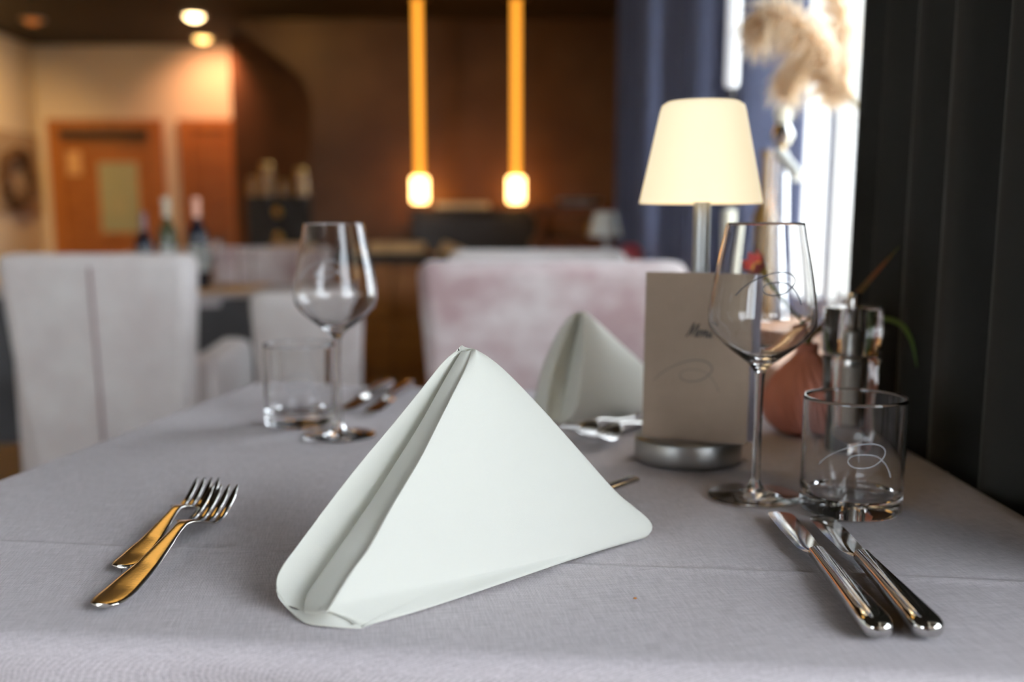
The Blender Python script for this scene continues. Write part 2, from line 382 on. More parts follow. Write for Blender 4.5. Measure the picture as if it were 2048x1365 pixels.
# ------------------------------------------------------------------ bar, sideboard and back of room
b0 = at(822, 500, 8.1); b1 = at(1072, 417, 8.1)
e = empty('bar_counter', ((b0.x + b1.x) / 2, 8.3, 0), 0, 'black lacquered bar block beneath the two glowing pendants', 'bar', None)
hw = (b1.x - b0.x) / 2
MB().box(-hw, hw, -.2, .3, .12, b1.z - .04).build('body', M['black'], e, bevel=.02)
MB().box(-hw - .02, hw + .02, -.22, .32, b1.z - .04, b1.z).build('countertop', M['black'], e, bevel=.008)
MB().box(-hw + .05, hw - .05, -.12, .25, 0, .12).build('plinth', M['dark_leg'], e, False)
p = at(872, 415, 8.2); q = at(978, 400, 8.2)
tag(MB().box(p.x, q.x, 8.12, 8.4, b1.z, b1.z + .045).build('serving_tray', M['ceramic'], None, bevel=.012), 'long pale tray on the black bar between the pendants', 'tray')

c0 = at(497, 500, 9.3); c1 = at(620, 392, 9.3)
e = empty('shelf_cabinet', ((c0.x + c1.x) / 2, 9.45, 0), 0, 'black cabinet with brass knobs in the dark alcove', 'cabinet')
hw = (c1.x - c0.x) / 2; zt = c1.z
MB().box(-hw, hw, -.15, .14, 0, zt).build('body', M['cabinet'], e, False)
for s in (-1, 1): MB().box(s * hw / 2 - hw / 2 + .015, s * hw / 2 + hw / 2 - .015, -.165, -.15, .1, zt - .05).build('door', M['cabinet'], e, False)
for z in (at(560, 425, 9.3).z, at(560, 475, 9.3).z): MB().lathe([(.0005, -.045), (.03, -.035), (.045, 0), (.03, .035), (.0005, .045)], 14, (0, -.205, z)).build('knob', M['gold'], e)
for i, (px, w_, lab) in enumerate(((507, .05, 'leftmost amber jar on the black alcove cabinet'), (536, .075, 'tall amber jar in the middle on the black alcove cabinet'), (568, .05, 'short amber jar on the black alcove cabinet'), (603, .07, 'rightmost wide amber jar on the black alcove cabinet'))):
    p = at(px, 390, 9.42)
    h = (.17, .3, .14, .25)[i]
    e = empty('amber_jar', (p.x, 9.42, zt), 0, lab, 'jar')
    MB().lathe([(.0005, 0), (w_, 0), (w_, h * .75), (w_ * .6, h * .85), (w_ * .6, h * .9), (.0005, h * .9)], 16).build('body', M['btl_amber'], e)
    MB().lathe([(.0005, h * .9), (w_ * .7, h * .9), (w_ * .7, h), (.0005, h)], 16).build('lid', M['gold'], e)

# sideboard with drawers
e = empty('sideboard', (-.40, 4.50, -.0), 0, 'low oak sideboard with black worktop and round knobs', 'sideboard')
MB().box(-.95, .75, -.25, .25, .08, .80).build('body', M['wood2'], e, False)
MB().box(-.97, .77, -.28, .28, .80, .835).build('worktop', M['cabinet'], e, bevel=.006)
MB().box(-.9, .7, -.2, .2, 0, .08).build('plinth', M['dark_leg'], e, False)
for i in range(4):
    for k in range(3):
        x0 = -.94 + i * .42; z0 = .10 + k * .233
        d = MB().box(x0 + .006, x0 + .414, -.268, -.25, z0 + .006, z0 + .227).build('drawer', M['wood2'], e, bevel=.004)
        MB().lathe([(.0005, -.022), (.018, -.016), (.022, 0), (.018, .016), (.0005, .022)], 14, (x0 + .21, -.285, z0 + .118)).build('knob', M['alu'], d)
def onsb(px, w, h, lab, name, cat, m, dy=.2):
    p = at(px, 500, 4.4)
    w *= 1.12; h *= 1.15
    o = MB().box(-w / 2, w / 2, -dy / 2, dy / 2, 0, h).build(name, m, None, bevel=min(h, w) * .3)
    o.location = (p.x, 4.4, .835); tag(o, lab, cat); return o
onsb(795, .21, .045, 'long beige folded cloth on the sideboard worktop', 'folded_cloth', 'cloth', M['bread'])
onsb(580, .13, .04, 'orange beige folded cloth on the left of the sideboard worktop', 'folded_cloth', 'cloth', M['bread'])
p = at(905, 500, 4.4)
o = MB().add([(-.06, -.08, 0), (.06, -.08, 0), (.06, .08, 0), (-.06, .08, 0), (-.035, -.08, .055), (-.035, .08, .055), (.06, -.08, .015), (.06, .08, .015)], [(0, 1, 6, 4), (3, 5, 7, 2), (0, 4, 5, 3), (4, 6, 7, 5), (1, 2, 7, 6), (0, 3, 2, 1)]).build('wooden_wedge', M['bread'], None, False)
o.location = (p.x, 4.4, .835); tag(o, 'small wooden wedge-shaped stand on the sideboard', 'stand')

# red-brown serving cart at right
a = at(1062, 430, 5.6); b = at(1262, 405, 5.6)
e = empty('serving_cart', ((a.x + b.x) / 2, 5.6 + .2, 0), 0, 'reddish wooden serving cart with two shelves near the drapes', 'cart')
hw = (b.x - a.x) / 2
zz = [at(1100, 500, 5.6).z, at(1100, 430, 5.6).z]
MB().box(-hw, hw, -.2, .2, zz[1], zz[1] + .05).build('top_shelf', M['redwood'], e, bevel=.006)
MB().box(-hw, hw, -.2, .2, zz[0], zz[0] + .055).build('lower_shelf', M['redwood'], e, bevel=.006)
for s in (-1, 1):
    for t in (-1, 1):
        MB().tube([(s * (hw - .03), t * .17, 0), (s * (hw - .03), t * .17, zz[0]), (s * (hw - .09), t * .17, zz[1] + .01)], .022, 8).build('leg', M['redwood'], e)
for px, lab in ((1150, 'short stack of pale plates on the cart'),):
    p = at(1160, 400, 5.75)
    o = MB().lathe([(.0005, 0), (.09, 0), (.13, .035), (.125, .04), (.085, .012), (.0005, .012)], 24).build('serving_plate', M['ceramic'], None); o.location = (p.x, 5.78, zz[1] + .05)
    tag(o, 'pale plate on the top of the reddish serving cart', 'plate')
for px, lab in ((1243, 'brass pot on the cart shelf beside the drapes, left one'), (1256, 'brass pot on the cart shelf beside the drapes, right one')):
    p = at(px, 470, 5.65)
    o = MB().lathe([(.0005, 0), (.02, 0), (.034, .03), (.03, .07), (.018, .09), (.022, .10), (.0005, .10)], 16).build('brass_pot', M['gold'], None); o.location = (p.x - .02 - (.14 if px < 1250 else .09), 5.76, zz[0] + .055)
    tag(o, lab, 'pot')

# wall picture and wreath at far left
tag(MB().box(-4.62, -4.60, 8.7, 9.95, 1.05, 1.80).build('wall_panel', M['picture'], None, False), 'grey mottled picture panel on the left wall behind the wreath', 'picture')
mb = MB()
for k in range(60):
    a0 = random.random() * 6.28; R = .24 + random.uniform(-.05, .05); L = random.uniform(.5, 1.1); x = -4.56 + random.uniform(-.03, .03)
    pth = [(x + random.uniform(-.01, .01), 9.42 + (R + .02 * math.sin(5 * t)) * math.cos(a0 + L * t), 1.38 + (R + .02 * math.sin(5 * t)) * math.sin(a0 + L * t)) for t in [i / 7 for i in range(8)]]
    mb.tube(pth, .012, 5)
tag(mb.build('wreath', M['wreath'], None), 'brown twig wreath hanging on the left wall panel', 'wreath')

# ------------------------------------------------------------------ upholstered chairs
def rbox(name, m, parent, x0, x1, y0, y1, z0, z1, bev=.03, taper=0, bow=0, lean=0):
    """rounded padded box with optional taper towards its foot, bowed face and lean"""
    nx, nz = 8, 6; mb = MB(); rows = []
    def P(u, w, v):
        x = x0 + (x1 - x0) * u; z = z0 + (z1 - z0) * v; xc = (x0 + x1) / 2
        x = xc + (x - xc) * (1 - taper * (1 - v))
        y = (y0 + (y1 - y0) * w) + bow * math.cos((u - .5) * math.pi) + lean * v
        return Vector((x, y, z))
    for iw in range(2):
        rows = [[P(i / nx, iw, j / nz) for i in range(nx + 1)] for j in range(nz + 1)]; mb.grid(rows)
    for j_, rng in ((0, None), (1, None)):
        mb.grid([[P(i / nx, w, j_) for i in range(nx + 1)] for w in (0, 1)])
        mb.grid([[P(j_, w, j / nz) for j in range(nz + 1)] for w in (0, 1)])
    return mb.build(name, m, parent, merge=1e-5, bevel=bev, sharp=60, bseg=4)
def tub_chair(m, w=.50, d=.60, top=.89, arms=True, seam=True):
    e = empty('upholstered_armchair', (0, 0, 0))      # faces +y, outside of the back at y = 0
    rbox('backrest', m, e, -w / 2, w / 2, 0, .10, .30, top, .028, taper=.18, bow=-.015, lean=-.03)
    rbox('seat', m, e, -w / 2 + .055, w / 2 - .055, .085, d, .30, .46, .03)
    if arms:
        for s in (-1, 1):
            mb = MB(); x0 = s * (w / 2 - .052); x1 = s * (w / 2 + .02)
            prof = [(.07, .30), (.07, .635), (.2, .635), (d - .12, .645), (d - .03, .63), (d, .58), (d, .30)]
            n = len(prof)
            mb.add([(x0, y, z) for y, z in prof] + [(x1, y, z) for y, z in prof], [list(range(n)), [i + n for i in range(n)][::-1]] + [(i, (i + 1) % n, (i + 1) % n + n, i + n) for i in range(n)])
            mb.build('armrest', m, e, bevel=.022, sharp=60, bseg=4)
    if seam: tag(MB().tube([(0, -.023, .32), (0, -.031, .6), (0, -.045, top - .03)], .0035, 6).build('seam', M['piping'], e), 'vertical seam down the outside of the back')
    for sx in (-1, 1):
        for y in (.05, d - .06): MB().tube([(sx * (w / 2 - .08), y, .31), (sx * (w / 2 - .09), y, 0)], [.022, .014], 10).build('leg', M['dark_leg'], e)
    return e
c = tub_chair(M['velvet_pale'], .465, .53, .895); c.location = (-1.00, 2.42, 0); c.rotation_euler.z = math.radians(2)
tag(c, 'pale grey velvet armchair seen from behind, at the left past the table corner', 'chair')
c = tub_chair(M['velvet'], .53, .58, .895, seam=False); c.location = (.078, 2.0, 0); c.rotation_euler.z = math.radians(181.5)
tag(c, 'blush velvet armchair facing the camera across the laid table', 'chair')
c = tub_chair(M['velvet_pale'], .43, .55, .905); c.location = (.06, 2.4, 0); c.rotation_euler.z = math.radians(0)
tag(c, 'pale velvet chair back to back with the blush armchair, only its top showing', 'chair')
c = tub_chair(M['velvet_pale'], .27, .40, .80, arms=False, seam=False); c['dummy'] = 1; del c['dummy']; c.name = 'side_chair'
c.location = (-.50, 2.42, 0); tag(c, 'low whitish side chair seen behind the far left tumbler and wine glass', 'chair')
c = tub_chair(M['velvet'], .48, .44, .87, seam=False); c.location = (-.98, 4.16, 0); c.rotation_euler.z = math.radians(180)
tag(c, 'mauve armchair at the far side of the table with the wine bottles', 'chair')

# ------------------------------------------------------------------ distant tables
def plain_table(x0, x1, y0, y1, z, lab, clab, mt, skirt):
    e = empty('restaurant_table', ((x0 + x1) / 2, (y0 + y1) / 2, 0), 0, lab, 'table')
    hx, hy = (x1 - x0) / 2, (y1 - y0) / 2
    MB().box(-hx + .01, hx - .01, -hy + .01, hy - .01, z - .035, z - .004).build('tabletop', M['dark_leg'], e, False)
    for s in (-1, 1):
        for t in (-1, 1): MB().box(s * (hx - .06) - .025, s * (hx - .06) + .025, t * (hy - .06) - .025, t * (hy - .06) + .025, 0, z - .035).build('leg', M['dark_leg'], e, False)
    cl = empty('tablecloth', ((x0 + x1) / 2, (y0 + y1) / 2, z), 0, clab, 'tablecloth')
    MB().box(-hx - .004, hx + .004, -hy - .004, hy + .004, -.003, 0).build('cloth_top', mt, cl, False)
    def drop(nm, m, off, length):
        rows = []
        per = []
        N = 24
        for (ax, ay, bx, by) in ((-hx, -hy, hx, -hy), (hx, -hy, hx, hy), (hx, hy, -hx, hy), (-hx, hy, -hx, -hy)):
            for k in range(N): per.append((ax + (bx - ax) * k / N, ay + (by - ay) * k / N))
        for j in range(5):
            v = j / 4; r = []
            for k, (x, y) in enumerate(per):
                o_ = off + .018 * v * math.sin(k * .9); L = math.hypot(x, y)
                sx = x + (o_ if x >= hx - 1e-6 else -o_ if x <= -hx + 1e-6 else 0); sy = y + (o_ if y >= hy - 1e-6 else -o_ if y <= -hy + 1e-6 else 0)
                r.append((sx, sy, -.002 - v * length))
            rows.append(r)
        return MB().grid(rows, close_u=True).build(nm, m, cl)
    drop('cloth_drop', mt, .005, .03 if skirt else .22)
    if skirt: drop('under_cloth', M['cloth_dark'], .004, .45)
    return e
plain_table(-1.75, -.55, 3.00, 3.66, .75, 'dining table behind the pale armchair carrying the wine bottles', 'light grey cloth with dark undercloth on the bottle table', M['cloth2'], True)
plain_table(-.15, .36, 3.05, 3.62, .72, 'dining table behind the two back to back chairs, bearing the small lamp', 'light grey cloth on the table with the small unlit lamp', M['cloth2'], False)

# bottles and glasses on the left distant table
def bottle(x, y, z, h, r, body, foil, lab, label=True, foilm=None, s=1):
    e = empty('wine_bottle', (x, y, z), 0, lab, 'bottle')
    MB().lathe([(.0005, 0), (r * .9, 0), (r, .006), (r, h * .58), (r * .85, h * .66), (r * .40, h * .74), (r * .37, h * .80)], 24).build('body', body, e)
    MB().lathe([(r * .38, h * .79), (r * .38, h * .96), (r * .44, h * .965), (r * .44, h), (.0005, h)], 20).build('foil_capsule', foil, e)
    if label: MB().lathe([(r * 1.012, h * .2), (r * 1.012, h * .48)], 24).build('label', M['label'], e)
p = at(400, 575, 3.35); bottle(p.x, 3.35, .75, .30, .035, M['btl_dark'], M['foil_pink'], 'dark wine bottle with copper top, rightmost on the far left table')
p = at(341, 575, 3.35); bottle(p.x, 3.35, .75, .30, .033, M['btl_green'], M['foil_white'], 'olive wine bottle with cream neck, middle of the three')
p = at(293, 575, 3.30); bottle(p.x, 3.30, .75, .25, .03, M['btl_dark'], M['piping'], 'short dark bottle with mauve neck, leftmost of the three')
def small_tumbler(x, y, z, h, r, lab):
    o = MB().lathe([(.0005, 0), (r, 0), (r * 1.02, h), (r * .94, h), (r * .92, .008), (.0005, .008)], 20).build('drinking_glass', M['glass'], None); o.location = (x, y, z); tag(o, lab, 'glass')
p = at(440, 560, 3.35); small_tumbler(p.x, 3.30, .753, .16, .03, 'clear glass beside the dark wine bottle on the far table')
p = at(452, 560, 3.42); small_tumbler(p.x + .055, 3.46, .753, .13, .028, 'clear glass behind the others, right of the dark wine bottle')
p = at(290, 560, 3.2); small_tumbler(p.x, 3.12, .75, .13, .03, 'clear glass left on the far table, peeking over the armchair')
p0 = at(395, 590, 3.2); p1 = at(475, 566, 3.2)
tag(MB().box(-1.20, p1.x + .02, 3.17, 3.60, .75, .753).build('placemat', M['bread'], None, False), 'warm beige placemat under the glasses on the far left table', 'placemat')
for o_ in ('wine_bottle',): pass

# ------------------------------------------------------------------ laid table
def rotp(x, y, a): return (x * math.cos(a) - y * math.sin(a), x * math.sin(a) + y * math.cos(a))
# corners of the top, measured on the table plane
CA = Vector((-.487, .548, 0)); CB = Vector((.388, .452, 0)); CC = Vector((.388, 1.25, 0)); CD = Vector((-.355, 1.372, 0))
def quad(u, v): return (CA * (1 - u) + CB * u) * (1 - v) + (CD * (1 - u) + CC * u) * v
TZ = .75
e = empty('dining_table', (-.02, .9, 0), 0, 'square dining table hidden under the grey linen cloth', 'table')
tp = [quad(.02, .03), quad(.98, .03), quad(.98, .97), quad(.02, .97)]
off = Vector((-.02, .9, 0))
MB().add([tuple(p - off + Vector((0, 0, TZ - .035))) for p in tp] + [tuple(p - off + Vector((0, 0, TZ - .006))) for p in tp], [(3, 2, 1, 0), (4, 5, 6, 7), (0, 1, 5, 4), (1, 2, 6, 5), (2, 3, 7, 6), (3, 0, 4, 7)]).build('tabletop', M['dark_leg'], e, False)
for (u, v) in ((.1, .1), (.9, .1), (.1, .9), (.9, .9)):
    q = quad(u, v) - off; MB().box(q.x - .03, q.x + .03, q.y - .03, q.y + .03, 0, TZ - .035).build('leg', M['dark_leg'], e, False)
# cloth: top grid with fold creases, rounded edge and hanging drop
NU, NV = 70, 330
def cloth_pt(i, j):
    """i, j run past the top by 'ring' steps: the drop"""
    R = .016
    def edge(k, N):
        if k < 0: return 0, -k
        if k > N: return 1, k - N
        return k / N, 0
    u, du = edge(i, NU); v, dv = edge(j, NV)
    p = quad(u, v); d = max(du, dv); z = TZ
    if d == 0:
        # creases left by ironing: parallel to the front edge and to the sides
        for vc, amp, w in ((.165, .0012, .0055), (.52, .0012, .006), (.80, .0009, .006)):
            z += amp * math.exp(-((v - vc) / w) ** 2) - amp * .8 * math.exp(-((v - vc - .012) / w) ** 2)
        for uc in (.33, .70): z += .0004 * math.exp(-((u - uc) / .008) ** 2)
        em = min(u, 1 - u, v, 1 - v) ; z -= .001
        z += .0005 * math.sin(u * 17 + 3 * v) * math.sin(v * 13)
        return Vector((p.x, p.y, z))
    nx = (-1 if i < 0 else 1 if i > NU else 0); ny = (-1 if j < 0 else 1 if j > NV else 0)
    n = Vector((nx, ny, 0)).normalized()
    steps = [0, .15, .35, .6, .9, 1.2, 1.57]
    if d < len(steps): a = steps[d]; out = R * math.sin(a); dz = R * (1 - math.cos(a))
    else: out = R + .0; dz = R + (d - len(steps) + 1) * .03
    s = i if ny else j
    wob = min(1, dz / .1) * .010 * math.sin(s * .42) if nx * ny == 0 else .006
    if nx > 0: out *= .3; wob *= .2
    out += wob * (1 if nx <= 0 else 0)
    return Vector((p.x + n.x * out, p.y + n.y * out, TZ - .001 - dz))
D = 13
rows = [[cloth_pt(i, j) for i in range(-D, NU + D + 1)] for j in range(-D, NV + D + 1)]
o = MB().grid(rows).build('tablecloth', M['cloth'], None, sharp=None)
tag(o, 'lavender grey linen cloth with ironed creases on the nearest laid table', 'tablecloth')
# a crumb
q = at_z(1270, 1197, TZ); o = MB().lathe([(.0003, 0), (.0012, .0002), (.0010, .0008), (.0003, .001)], 6, cap=True).build('crumb', M['wood'], None); o.location = (q.x, q.y, TZ - .0005)
tag(o, 'tiny orange crumb on the cloth in front of the napkin', 'crumb')

# ------------------------------------------------------------------ folded napkins
def lerp_rows(A, B, n, bulge=None, power=1):
    rows = []
    for a, b in zip(A, B):
        r = []
        for k in range(n + 1):
            t = k / n; p = a.lerp(b, t)
            if bulge: p = p + bulge * math.sin(math.pi * t) ** power
            r.append(p)
        rows.append(r)
    return rows
def P3(lst): return [at(*p) for p in lst]
def napkin(E, V, L, R, lip_top, lip_bot, lab, back=Vector((0, .05, 0)), faceb=Vector((.002, -.004, 0)), vdeep=Vector((.012, .016, 0)), edgeback=Vector((.004, .008, 0)), outb=Vector((-.001, .004, 0)), n=40, base_row=None):
    e = empty('folded_napkin', at_z(*E[0][:2], TZ), 0, lab, 'napkin')
    inv = -Vector(e.location)
    Es, Vs, Ls, Rs = (cr_spline(P3(q), n) for q in (E, V, L, R))
    mb = MB()
    def G(rows):
        mb.grid([[Vector((p.x, p.y, max(p.z, TZ + .0004))) + inv for p in r] for r in rows])
    # main face, its first row bends along the resting edge
    rows = lerp_rows(Es, Rs, 24, faceb)
    if base_row:
        br = cr_spline(P3(base_row), 25)
        for k in range(30):
            w = (1 - k / 30) ** 3
            rows[k] = [rows[k][i] + (br[i] - rows[0][i]) * w if k else br[i] for i in range(25)]
    G(rows)
    n1 = len(Es)
    Ei = [p + edgeback * (.25 + .75 * math.sin(math.pi * k / (n1 - 1))) * (1 if k else 0) for k, p in enumerate(Es)]
    G(lerp_rows(Es, Ei, 4, Vector((-.0012, 0, 0))))                       # folded front edge
    G(lerp_rows(Ei, Vs, 12, Vector((0, -.002, 0))))                     # inner flap
    Ds = [p + vdeep * math.sin(math.pi * min(1, k / (n1 - 1) * .93 + .0)) ** .6 if k else p for k, p in enumerate(Vs)]
    G(lerp_rows(Vs, Ds, 5, Vector((.0006, 0, 0))))                       # back into the pocket
    rows = lerp_rows(Ds, Ls, 16)
    for k, r in enumerate(rows):
        w = 1 - k / (n1 - 1)
        rows[k] = [p + outb * math.sin(math.pi * i / 16) * w for i, p in enumerate(r)]
    G(rows)
    rows = lerp_rows(Ls, Rs, 24)
    for k, r in enumerate(rows):
        w = (1 - k / (n1 - 1)) ** .8
        rows[k] = [p + back * math.sin(math.pi * i / 24) ** .7 * w for i, p in enumerate(r)]
    G(rows)
    if lip_top:
        A = cr_spline(P3(lip_top), 20); B = [at_z(p[0], p[1], TZ) for p in lip_bot]; B = cr_spline(B, 20)
        G(lerp_rows(A, B, 6, Vector((0, -.001, 0))))
    o = mb.build('cloth_fold', M['napkin'], e, merge=.0007, sharp=70)
    m = o.modifiers.new('thick', 'SOLIDIFY'); m.thickness = .0016; m.offset = -1
    m = o.modifiers.new('sm', 'SUBSURF'); m.levels = 1; m.render_levels = 1
    return e
E_ = [(655, 1222, .5225), (676, 1186, .530), (704, 1141, .538), (737, 1095, .547), (783, 1011, .560), (836, 923, .576), (880, 837, .592), (912, 775, .606), (932, 735, .617), (945, 698, .628)]
V_ = [(606, 1226, .534), (613, 1188, .543), (640, 1148, .551), (673, 1100, .560), (737, 1007, .577), (776, 947, .588), (838, 848, .603), (876, 780, .615), (902, 735, .624), (923, 701, .631)]
L_ = [(568, 1213, .543), (549, 1180, .549), (553, 1145, .555), (590, 1092, .563), (660, 998, .577), (718, 925, .588), (776, 857, .600), (835, 786, .612), (884, 726, .624), (925, 692, .634)]
R_ = [(1304, 1074, .681), (1313, 1057, .683), (1304, 1038, .682), (1270, 1010, .678), (1233, 979, .673), (1147, 883, .662), (1082, 812, .653), (1018, 747, .644), (980, 716, .637), (948, 697, .630)]
napkin(E_, V_, L_, R_,
       [(549, 1177, .5495), (556, 1194, .5468), (568, 1209, .5438), (586, 1217, .5405), (606, 1220, .5362), (630, 1219, .531), (655, 1216, .5268), (690, 1233, .5260), (724, 1251, .5250)],
       [(572, 1204), (578, 1218), (586, 1230), (598, 1241), (614, 1249), (636, 1254), (662, 1257), (690, 1258), (724, 1257)],
       'large cream cloth napkin folded into a tent, in the front centre of the table',
       base_row=[(655, 1222, .5225), (690, 1241, .5215), (724, 1257, .5215), (895, 1204, .5555), (1061, 1148, .600), (1190, 1108, .645), (1304, 1074, .681)])
E2 = [(1124, 850, 1.083), (1140, 838, 1.080), (1152, 815, 1.079), (1161, 770, 1.083), (1168, 715, 1.092), (1170, 670, 1.10), (1169, 640, 1.106), (1163, 624, 1.11)]
V2 = [(1112, 848, 1.10), (1118, 832, 1.105), (1124, 805, 1.112), (1132, 765, 1.12), (1142, 715, 1.125), (1152, 672, 1.128), (1158, 645, 1.125), (1160, 630, 1.12)]
L2 = [(1096, 842, 1.105), (1095, 825, 1.105), (1097, 795, 1.106), (1105, 750, 1.108), (1118, 705, 1.112), (1133, 668, 1.116), (1147, 638, 1.118), (1158, 622, 1.12)]
R2 = [(1375, 822, 1.19), (1380, 812, 1.192), (1368, 800, 1.19), (1325, 762, 1.18), (1284, 724, 1.165), (1240, 685, 1.15), (1200, 648, 1.135), (1168, 622, 1.122)]
nk2 = napkin(E2, V2, L2, R2, None, None, 'smaller-looking cream folded napkin at the far place setting beside the menu card', back=Vector((-.09, .03, 0)), vdeep=Vector((.004, .012, 0)), edgeback=Vector((-.003, .006, 0)),
       base_row=[(1124, 850, 1.083), (1160, 848, 1.09), (1200, 842, 1.11), (1285, 829, 1.155), (1340, 824, 1.18), (1375, 822, 1.19)])

# ------------------------------------------------------------------ cutlery
def loft(mb, stations, seg=12, flat_bottom=False):
    """stations: (x, y, z, halfwidth, halfthick)"""
    rows = []
    for (x, y, z, hw, ht) in stations:
        r = []
        for k in range(seg):
            a = 2 * math.pi * k / seg; ca, sa = math.cos(a), math.sin(a)
            r.append(Vector((x + hw * math.copysign(abs(ca) ** .75, ca), y, z + ht * math.copysign(abs(sa) ** .75, sa))))
        rows.append(r)
    n0 = len(mb.v); mb.grid(rows, close_u=True)
    mb.f.append([n0 + k for k in range(seg)][::-1]); mb.f.append([n0 + (len(stations) - 1) * seg + k for k in range(seg)])
def fork_geo(L):
    """fork along +y, handle end at y=0; returns handle mesh, list of tine meshes"""
    def zc(u):
        return interp([(0, .0030), (.12, .0034), (.3, .0062), (.48, .0120), (.58, .0150), (.64, .0135), (.70, .0080), (.76, .0052), (.83, .0068), (.92, .0125), (1, .0200)], u) * (L / .2) ** .3
    def hw(u):
        return interp([(0, .0045), (.008, .0076), (.03, .0102), (.08, .0109), (.2, .0096), (.4, .0062), (.52, .0042), (.58, .0040), (.62, .0060), (.65, .0108), (.68, .0126), (.75, .0130)], u) * (L / .2) ** .4
    h = MB(); st = []
    us = [0, .004, .01, .02, .04, .07] + [.1 + .02 * k for k in range(32)]
    zs = [zc(u) for u in us]
    for u in us:
        zz = (zc(u - .02) + zc(u) * 2 + zc(u + .02)) / 4 if u > .03 else zc(u)
        st.append((0, u * L, zz, hw(u), .0013 if u < .65 else .0010))
    loft(h, st, 14)
    tines = []
    W_ = .0130 * (L / .2) ** .4; tw = W_ * 2 / 7.2
    for k in range(4):
        xc = -W_ + tw * .72 + k * (2 * W_ - 1.44 * tw) / 3
        t = MB(); st = []
        for q in range(10):
            u = .715 + .285 * q / 9; f = q / 9
            st.append((xc * (1 - .10 * f), u * L, (zc(u - .02) + zc(u) * 2 + zc(min(1, u + .02))) / 4, tw * (.72 - .1 * f) * (1 if q < 8 else .75 if q < 9 else .3), .00105 * (1 if q < 9 else .5)))
        loft(t, st, 8); tines.append(t)
    return h, tines
def fork(px0, tip, L, lab, name='dinner_fork', mt='steel_soft', rz=None):
    p = Vector(px0); d = Vector(tip) - p
    e = empty(name, (p.x, p.y, TZ), -math.atan2(d.x, d.y), lab, 'fork')
    h, ts = fork_geo(L); h.build('handle', M[mt], e, sharp=60)
    for t in ts: t.build('tine', M['steel'], e, sharp=60)
    return e
a = at_z(205, 1222, TZ); b = at_z(458, 962, TZ + .021)
LA = (b - a).xy.length
fork(a, b, .205, 'larger polished fork with golden sheen at the front left')
a2 = at_z(245, 1143, TZ); b2 = at_z(415, 954, TZ + .020)
LB = (b2 - a2).xy.length
fork(a2, b2, .165, 'smaller fork lying behind the larger fork', 'dessert_fork')
print('FORKS', LA, LB)

def knife(tip, end, lab, L=.228, cat='knife'):
    tip = Vector(tip); end = Vector(end); d = tip - end
    e = empty('table_knife', (end.x, end.y, TZ), -math.atan2(d.x, d.y), lab, cat)
    h = MB(); st = []
    LH = L * .565
    for u in [0, .006, .018, .04, .07, .12, .2, .3, .4, .5, .6, .7, .8, .9, .96, 1]:
        w = interp([(0, .0030), (.006, .0048), (.018, .0068), (.04, .0083), (.07, .0090), (.12, .0092), (.3, .0084), (.6, .0068), (.85, .0058), (1, .0056)], u)
        t = interp([(0, .0020), (.006, .0032), (.018, .0045), (.04, .0056), (.07, .0060), (.12, .0062), (.4, .0056), (.8, .0047), (1, .0043)], u)
        st.append((0, u * LH, .0063 - (.0 if u < .9 else 0), w, t))
    loft(h, st, 24); h.build('handle', M['steel'], e, sharp=80)
    # blade: spine on the right (+x), cutting edge bulging to the left
    b = MB(); rows = []
    LBl = L - LH
    prof = [(0, -.0058, .0058), (.05, -.0085, .0056), (.12, -.0108, .0056), (.3, -.0116, .0060), (.55, -.0125, .0066), (.80, -.0126, .0066), (.90, -.0124, .0064), (.95, -.0118, .0056), (.98, -.0104, .0040), (.994, -.0082, .0016), (1, -.0052, -.0012)]
    for (u, xl, xr) in prof:
        y = LH - .002 + u * LBl; z = .0058 - .001 * u; t = .0010 * (1 - .4 * u); tl = .010
        # flat tilted blade: edge lower than spine
        zl = z + .0004; zr = z - .0006
        n = 6; r = []
        for k in range(n + 1):
            s = k / n; x = xl + (xr - xl) * s; zz = zl + (zr - zl) * s; tt = t * (min(1, s * 3) * .9 + .1)
            r.append(Vector((x, y, zz + tt)))
        for k in range(n, -1, -1):
            s = k / n; x = xl + (xr - xl) * s; zz = zl + (zr - zl) * s; tt = t * (min(1, s * 3) * .9 + .1)
            r.append(Vector((x, y, zz - tt)))
        rows.append(r)
    b.grid(rows, close_u=True); m = len(rows[0]); n0 = 0
    b.f.append(list(range(m))); b.f.append([(len(rows) - 1) * m + k for k in range(m)])
    b.build('blade', M['steel'], e, sharp=50)
    return e
knife(at_z(1568, 1030, TZ + .004), at_z(1762, 1272, TZ + .004), 'left knife of the front right pair, blade reflecting white')
knife(at_z(1663, 1052, TZ + .004), at_z(1863, 1272, TZ + .004), 'right knife of the front right pair, just before the tumbler', L=.216)
# far place setting
knife(at_z(702, 818, TZ), at_z(778, 766, TZ + .004), 'far knife near the left wine glass, outer one of the pair', L=.2)
knife(at_z(738, 832, TZ), at_z(818, 770, TZ + .004), 'far knife near the left wine glass, inner one nearest the front napkin', L=.2)
for (pa, pb, Lf, lab, nm) in (((1170, 884), (1330, 833), .19, 'fork at the far setting in front of the far napkin, handle towards the menu card', 'dinner_fork'),
                              ((1136, 869), (1262, 834), .16, 'smaller fork at the far setting tucked against the far napkin', 'dessert_fork')):
    tip = at_z(*pa, TZ + .01); far = at_z(*pb, TZ)
    d = (tip - far).normalized(); st_ = tip - d * Lf; st_.z = TZ
    fork(st_, tip, Lf, lab, nm)
